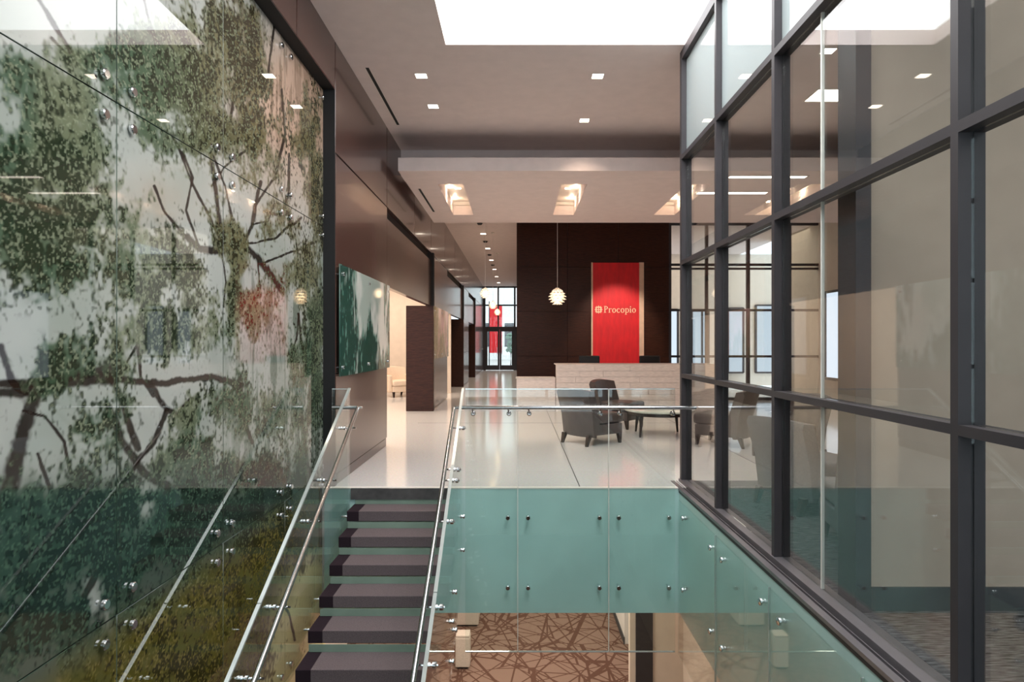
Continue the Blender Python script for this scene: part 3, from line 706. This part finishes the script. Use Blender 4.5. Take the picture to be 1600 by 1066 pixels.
# red banner with the firm's name
bn = thing('wall_banner', 'red lit banner with cream lettering on the dark feature wall', 'banner', (2.65, FW-.06, .6))
box('cloth', 1.995, 3.22, FW-.075, FW-.06, .62, 3.65, M_red, bn); box('side_strip', 3.222, 3.345, FW-.075, FW-.032, .62, 3.66, M_sand, bn); box('side_strip', 1.955, 1.993, FW-.075, FW-.032, .62, 3.66, M_sand, bn)
def ring(cx, cz, rx, rz, w, a0=0, a1=360, n=20):
    pts = []
    for i in range(n+1):
        a = math.radians(a0+(a1-a0)*i/n); c, s = math.cos(a), math.sin(a)
        wx = w*(.55+.45*abs(c)); pts.append(((cx+rx*c, cz+rz*s), (cx+(rx-wx)*c, cz+(rz-w*.55)*s)))
    return pts
def letter(ch, x, z, s, m):
    mb = MB(); Y0, Y1 = FW-.083, FW-.075
    def rect(a, b, c, d): mb.box(x+a*s, x+c*s, Y0, Y1, z+b*s, z+d*s)
    def arc(cx, cz, rx, rz, w, a0=0, a1=360):
        P = ring(cx, cz, rx, rz, w, a0, a1)
        for (o0, i0), (o1, i1) in zip(P[:-1], P[1:]):
            mb.prism_xz([(x+p[0]*s, z+p[1]*s) for p in (o0, o1, i1, i0)], Y0, Y1)
    st = .13
    if ch == 'P': rect(.10, 0, .10+st, 1.); rect(0, 0, .34, .05); rect(0, .95, .2, 1.); arc(.24, .735, .36, .265, .14, -90, 90); rect(.2, .92, .26, 1.); rect(.2, .47, .26, .54); w_ = .68
    elif ch == 'r': rect(.08, 0, .08+st, .64); rect(0, 0, .3, .045); rect(0, .59, .1, .64); arc(.36, .40, .22, .25, .12, 40, 140); w_ = .52
    elif ch == 'o': arc(.31, .32, .29, .34, .14); w_ = .66
    elif ch == 'c': arc(.30, .32, .28, .34, .14, 40, 320); w_ = .58
    elif ch == 'p': rect(.08, -.3, .08+st, .64); rect(0, -.3, .3, -.255); rect(0, .59, .1, .64); arc(.32, .32, .30, .34, .14, -150, 150); w_ = .68
    elif ch == 'i': rect(.08, 0, .08+st, .64); rect(0, 0, .29, .045); rect(0, .59, .1, .64); rect(.07, .80, .22, .95); w_ = .34
    mb.build('letter', m, bn); return x+w_*s
sx_ = 2.285; sc = .19
tot = sum({'P': .68, 'r': .52, 'o': .66, 'c': .58, 'p': .68, 'i': .34}[c]+.02 for c in 'Procopio'); sc = .86/tot
for c in 'Procopio': sx_ = letter(c, sx_, 2.33, sc*1.0, M_letter)+.02*sc
mb = MB(); ex, ez, er = 2.145, 2.41, .11
for k in (-.055, 0, .055):
    L = math.sqrt(max(0, er*er-k*k))*.95
    mb.box(ex-L, ex+L, FW-.081, FW-.075, ez+k-.009, ez+k+.009); mb.box(ex+k-.009, ex+k+.009, FW-.0812, FW-.0752, ez-L, ez+L)
P = ring(ex, ez, er*.78, er*.78, .022)
for (o0, i0), (o1, i1) in zip(P[:-1], P[1:]): mb.prism_xz([o0, o1, i1, i0], FW-.0815, FW-.0755)
mb.build('emblem', M_letter, bn)

# ------------------------------------------------------------------ lounge furniture
def slipper_chair(x, y, deg, label, m, lm, name='lounge_chair', arms=False, group='taupe lounge chairs'):
    t = thing(name, label, 'chair', (x, y, 0), group=group)
    def add(nm, mb, mt, bev=.03, sm=True):
        o = mb.build(nm, mt, None, smooth=sm, bevel=bev, seg=3); o.parent = t; return o
    add('seat_base', MB().box(-.22, .40, -.31, .31, .15, .31), m, .02)
    add('seat_cushion', MB().box(-.20, .43, -.31, .31, .315, .47), m, .05)
    # back: curved shell swept along y with rounded plan
    N = 9; prof = [(-.26, .13), (-.30, .13), (-.34, .45), (-.43, .80), (-.41, .85), (-.31, .84), (-.20, .46), (-.19, .30)]
    vs = []; fs = []
    for i in range(N):
        v = -1+2*i/(N-1); yy = .34*v; cur = .075*(v*v)
        for px_, pz in prof: vs.append((px_+cur*(1 if pz > .1 else .3), yy*(1+.06*(pz-.13)), pz-.03*(v*v if pz > .7 else 0)))
    n = len(prof)
    for i in range(N-1):
        for j in range(n): fs.append((i*n+j, i*n+(j+1) % n, (i+1)*n+(j+1) % n, (i+1)*n+j))
    fs.append(tuple(range(n))); fs.append(tuple(reversed(range((N-1)*n, N*n))))
    add('backrest', MB().add(vs, fs), m, 0)
    if arms:
        for s in (-1, 1): add('arm', MB().box(-.30, .36, s*.36-.05, s*.36+.05, .15, .62), m, .03)
    for sx2 in (-.26, .36):
        for s in (-1, 1):
            cx, cy = sx2, s*.27; k = -.05 if sx2 < 0 else .02; e = s*.0
            lo = [(cx+k-.02, cy+e-.02, 0), (cx+k+.02, cy+e-.02, 0), (cx+k+.02, cy+e+.02, 0), (cx+k-.02, cy+e+.02, 0)]
            hi = [(cx-.035, cy-.035, .16), (cx+.035, cy-.035, .16), (cx+.035, cy+.035, .16), (cx-.035, cy+.035, .16)]
            add('leg', MB().hexa(lo, hi), lm, .006, False)
    t.rotation_euler = (0, 0, math.radians(deg)); return t
slipper_chair(1.10, 9.78, 37, 'taupe leather lounge chair nearest the landing rail, back turned', M_leather, M_legwood)
slipper_chair(1.80, 11.7, -38, 'taupe lounge chair in front of the stone desk, facing the low table', M_leather, M_legwood)
slipper_chair(3.16, 9.6, 143, 'dark lounge chair just behind the far corner mullion of the glass wall', M_leather, M_legwood)
slipper_chair(3.62, 8.45, 190, 'low dark lounge chair behind the glass wall, right of the low table', M_leather, M_legwood)
slipper_chair(2.66, 5.95, 20, 'lounge chair greyed for glass reflections, close behind the middle glass panes, seen from its back', M_reflgrey, M_legwood)
slipper_chair(2.62, 4.62, 80, 'lounge chair greyed for glass reflections, on striped carpet beside the cream partition', M_reflgrey, M_legwood)
slipper_chair(-3.45, 18.35, -55, 'ivory armchair in the bright niche behind the dark wall', M_whitefab, M_legwood, 'armchair', True, 'ivory niche chairs')
ct = thing('coffee_table', 'low round table with pale stone top among lounge chairs', 'table', (2.36, 10.65, 0))
MB().lathe([(0, .395), (.55, .395), (.57, .405), (.57, .425), (.56, .43), (0, .43)], (2.36, 10.65, 0), 40).build('tabletop', M_tabletop, ct, smooth=True)
MB().lathe([(.50, .34), (.52, .34), (.52, .395), (.50, .395), (.50, .34)], (2.36, 10.65, 0), 40).build('apron', M_legwood, ct, smooth=True)
for a in (40, 130, 220, 310):
    c, s = math.cos(math.radians(a)), math.sin(math.radians(a)); cx, cy = 2.36+.45*c, 10.65+.45*s; ox, oy = .05*c, .05*s
    MB().hexa([(cx+ox-.014, cy+oy-.014, 0), (cx+ox+.014, cy+oy-.014, 0), (cx+ox+.014, cy+oy+.014, 0), (cx+ox-.014, cy+oy+.014, 0)],
              [(cx-.03, cy-.03, .395), (cx+.03, cy-.03, .395), (cx+.03, cy+.03, .395), (cx-.03, cy+.03, .395)]).build('leg', M_legwood, ct)
for i, (dx, dy, rz, c1, lb) in enumerate([(-.20, -.02, 8, (46, 48, 52), 'dark magazine lying leftmost on the low round table'), (.08, .03, -14, (190, 60, 70), 'red covered magazine lying on the low round table'), (.35, -.03, 16, (60, 120, 120), 'teal covered magazine lying rightmost on the low round table')]):
    o = thing('magazine', lb, 'magazine', (2.36+dx, 10.65+dy, .4305), math.radians(rz), group='magazines on the low table')
    cv = mat('cover_%s' % ('dark', 'red', 'teal')[i], srgb(*c1), .4)
    p = MB().box(-.10, .10, -.135, .135, 0, .010).build('pages', M_white, None); p.parent = o
    p = MB().box(-.105, .103, -.138, .138, .010, .013).build('cover', cv, None); p.parent = o
# lower level seating blocks
M_greyivory = mat('greige_fabric', srgb(182, 170, 158), .85, var=.04, scale=50)
def cube_stool(x, y, a, h, label):
    t = thing('cube_stool', label, 'stool', (x, y, ZL), group='cream cube stools on the lower level')
    MB().box(x-a, x+a, y-a, y+a, ZL+.03, ZL+h).build('upholstered_block', M_greyivory, t, bevel=.02)
    box('plinth', x-a+.03, x+a-.03, y-a+.03, y+a-.03, ZL, ZL+.03, M_black, t)
    MB().box(x-a+.005, x+a-.005, y-a+.005, y+a-.005, ZL+h, ZL+h+.035).build('seat_pad', M_greyivory, t, bevel=.012)
cube_stool(-.87, 10.25, .115, .50, 'narrow cream cube stool on the brown carpet below the landing')
cube_stool(-.95, 11.9, .24, .42, 'wider cream cube stool on the brown carpet, partly behind the teal fascia')

# ------------------------------------------------------------------ lamps
M_shade = mat('lamp_shade_white', srgb(250, 240, 225), .5, var=.01, emis=(1., .82, .62, 1), estr=.28)
M_bulb = emit('lamp_bulb', (1., .72, .40), 4.5)
def pendant(x, y, z, R_, ztop, label, group):
    t = thing('pendant_lamp', label, 'lamp', (x, y, z), group=group)
    MB().tube([(x, y, z+R_*.9), (x, y, ztop-.02)], .006 if R_ > .15 else .004, 6).build('cord', M_trimring, t)
    MB().lathe([(.0, ztop-.03), (.05, ztop-.03), (.05, ztop), (0, ztop)], (x, y, 0), 12).build('canopy', M_trimring, t)
    MB().lathe([(0, R_*.85), (R_*.2, R_*.85), (R_*.25, R_*1.0), (R_*.1, R_*1.05), (0, R_*1.05)], (x, y, z), 12).build('cap', M_trimring, t)
    MB().lathe([(0, -.6*R_), (.3*R_, -.5*R_), (.45*R_, 0), (.3*R_, .5*R_), (0, .6*R_)], (x, y, z), 14).build('bulb', M_bulb, t, smooth=True)
    tiers = [(.72, .62, .40), (.42, .86, .60), (.10, 1.0, .66), (-.22, .97, .62), (-.52, .80, .50), (-.78, .55, .30)]
    for k, (h, ro, ri) in enumerate(tiers):
        n = 12; vs = []; fs = []
        for j in range(n):        # separate leaves round each tier, tilted outward and down
            a0 = 2*math.pi*(j+.08+.5*(k % 2))/n; a1 = 2*math.pi*(j+.92+.5*(k % 2))/n; am = (a0+a1)/2; b0 = len(vs)
            P = [(ri*R_, a0, h+.16), (ri*R_, a1, h+.16), (ro*R_*.97, a1, h-.02), (ro*R_*1.04, am, h-.07), (ro*R_*.97, a0, h-.02)]
            for dz in (0, -.035):
                for rr, aa, hh in P: vs.append((x+rr*math.cos(aa), y+rr*math.sin(aa), z+(hh+dz)*R_))
            fs += [tuple(b0+i for i in range(5)), tuple(b0+9-i for i in range(5))]+[(b0+i, b0+(i+1) % 5, b0+(i+1) % 5+5, b0+i+5) for i in range(5)]
        MB().add(vs, fs).build('shade_tier', M_shade, t)
pendant(.93, 14.9, 2.60, .205, H, 'large white layered leaf pendant lamp hanging before the feature wall', 'layered pendant lamps')
for i, (yy, s_) in enumerate([(14.1, 'nearest'), (18.5, 'middle'), (22.7, 'farthest')]):
    pendant(-.71, yy, 2.62, .12, H, '%s of three small glowing pendant lamps in the corridor' % s_, 'layered pendant lamps')

def downlight(x, y, z, label, s=.065, energy=60., spot=True, grp='square ceiling downlights'):
    t = thing('downlight', label, 'downlight', (x, y, z), group=grp)
    MB().box(x-s-.012, x+s+.012, y-s-.012, y-s, z-.006, z).box(x-s-.012, x+s+.012, y+s, y+s+.012, z-.006, z).box(x-s-.012, x-s, y-s, y+s, z-.006, z).box(x+s, x+s+.012, y-s, y+s, z-.006, z).build('trim_ring', M_trimring, t)
    box('lens', x-s, x+s, y-s, y+s, z-.003, z-.0005, M_lampon, t)
    if spot: lamp('SPOT', 'beam', (x, y, z-.03), energy, WARM, spot_size=math.radians(105), spot_blend=.8, shadow_soft_size=.06)
E1 = 34.
downlight(-1.15, 7.65, H, 'square downlight left of the skylight, nearer of the left two', energy=E1); downlight(-1.137, 8.64, H, 'square downlight left of the skylight, farther of the left two', energy=E1)
downlight(.96, 7.66, H, 'square downlight right of centre, nearer the skylight edge', energy=E1); downlight(.96, 9.18, H, 'square downlight right of centre, nearer the dropped ceiling', energy=E1)
downlight(3.4, 7.0, H, 'square downlight behind the frosted top panes, nearer', energy=E1); downlight(3.4, 5.0, H, 'square downlight behind the frosted top panes, closest', energy=E1)
for x0, x1 in TR:
    xc = (x0+x1)/2
    nm = {0: 'leftmost', 1: 'middle', 2: 'third', 3: 'fourth'}[TR.index((x0, x1))]
    for k, y in enumerate((10.98, 11.80)):
        downlight(xc, y, CZ+.26, '%s downlight inside the %s trough of the dropped ceiling' % (('nearer', 'farther')[k], nm), s=.055, energy=48., grp='trough downlights')
    for y in (10.8, 11.7, 12.6):
        lamp('POINT', 'wash', (x0+.07 if xc < 0 else x1-.07, y, CZ+.2), 1.6, (1., .80, .56), shadow_soft_size=.03)
ords = ['first', 'second', 'third', 'fourth', 'fifth', 'sixth', 'seventh']
for k, y in enumerate((15.6, 18.7, 21.6, 24.6, 27.7, 30.7, 33.8)):
    downlight(-1.0, y, H, '%s corridor ceiling downlight counting from the dropped ceiling' % ords[k], s=.075, energy=150., grp='corridor downlights')
for k, y in enumerate((17.0, 20.0, 23.0, 26.0)):
    t = thing('smoke_detector', '%s dark round detector between the corridor downlights' % ords[k], 'detector', (-1.0, y, H), group='corridor ceiling detectors')
    MB().lathe([(0, -.06), (.05, -.055), (.075, -.02), (.08, 0), (0, 0)], (-1.0, y, H), 16).build('housing', M_frame, t, smooth=True)
    MB().lathe([(0, -.012), (.10, -.010), (.105, 0), (0, 0)], (-1.0, y, H), 16).build('mounting_ring', M_trimring, t, smooth=True)
# linear lights and slots
def linear(x0, x1, y0, y1, z, label, nm='linear_light', e=5.):
    t = thing(nm, label, 'ceiling light', ((x0+x1)/2, (y0+y1)/2, z), group='linear lights behind the glass wall')
    MB().box(x0-.02, x1+.02, y0-.02, y0, z-.01, z).box(x0-.02, x1+.02, y1, y1+.02, z-.01, z).box(x0-.02, x0, y0, y1, z-.01, z).box(x1, x1+.02, y0, y1, z-.01, z).build('trim_ring', M_trimring, t)
    box('lens', x0, x1, y0, y1, z-.004, z-.001, M_lampon2, t)
linear(3.30, 4.50, 9.92, 10.05, CZ, 'nearer thin linear ceiling light seen through the glass wall')
linear(3.10, 4.30, 10.98, 11.12, CZ, 'farther thin linear ceiling light seen through the glass wall')
linear(3.79, 4.36, 8.05, 8.45, H, 'short wide ceiling light panel seen through the upper glass', 'light_panel')
def slot(x0, x1, y0, y1, z, label):
    t = thing('slot_diffuser', label, 'air diffuser', ((x0+x1)/2, (y0+y1)/2, z), group='black slot diffusers')
    box('slot', x0, x1, y0, y1, z-.003, z, M_black, t)
    MB().box(x0-.008, x0, y0, y1, z-.005, z).box(x1, x1+.008, y0, y1, z-.005, z).build('flange', M_trimring, t)
slot(-1.765, -1.725, 7.43, 9.37, H, 'long black slot diffuser in the high ceiling beside the dark wall')
slot(-1.67, -1.63, 10.77, 12.65, CZ, 'shorter black slot diffuser in the dropped ceiling')
t = thing('slot_diffuser', 'thin dark slot along the beam above the dropped ceiling edge', 'air diffuser', (.25, 10.59, 4.56), group='black slot diffusers')
box('slot', -.70, 1.2, 10.585, 10.6, 4.54, 4.565, M_black, t)
MB().box(-.72, 1.22, 10.588, 10.6, 4.565, 4.573).build('flange', M_trimring, t)

# ------------------------------------------------------------------ other lights of the place, and an added fill
lamp('AREA', 'niche_light', (-3.9, 14.5, 3.34), 210, (1., .82, .66), shape='RECTANGLE', size=3.0, size_y=9)
lamp('AREA', 'office_light', (7.0, 20, H-.05), 60, (1., .86, .70), shape='RECTANGLE', size=4, size_y=5)
lamp('AREA', 'room_light', (5.2, 1.2, H-.05), 60, (1., .93, .86), shape='RECTANGLE', size=3, size_y=4)
lamp('AREA', 'lower_light', (.6, 11.0, -1.36), 110, (1., .86, .72), shape='RECTANGLE', size=4, size_y=5)
lamp('AREA', 'under_landing_fill', (-.9, 7.7, -1.36), 55, (1., .90, .76), shape='RECTANGLE', size=1.6, size_y=1.2)  # added unseen lamp that brightens the foot of the mural
lamp('SPOT', 'banner_light', (2.6, 14.6, 4.0), 240, (1., .86, .74), spot_size=math.radians(50), spot_blend=.6, shadow_soft_size=.05,
     rot=(math.radians(45), 0, 0))
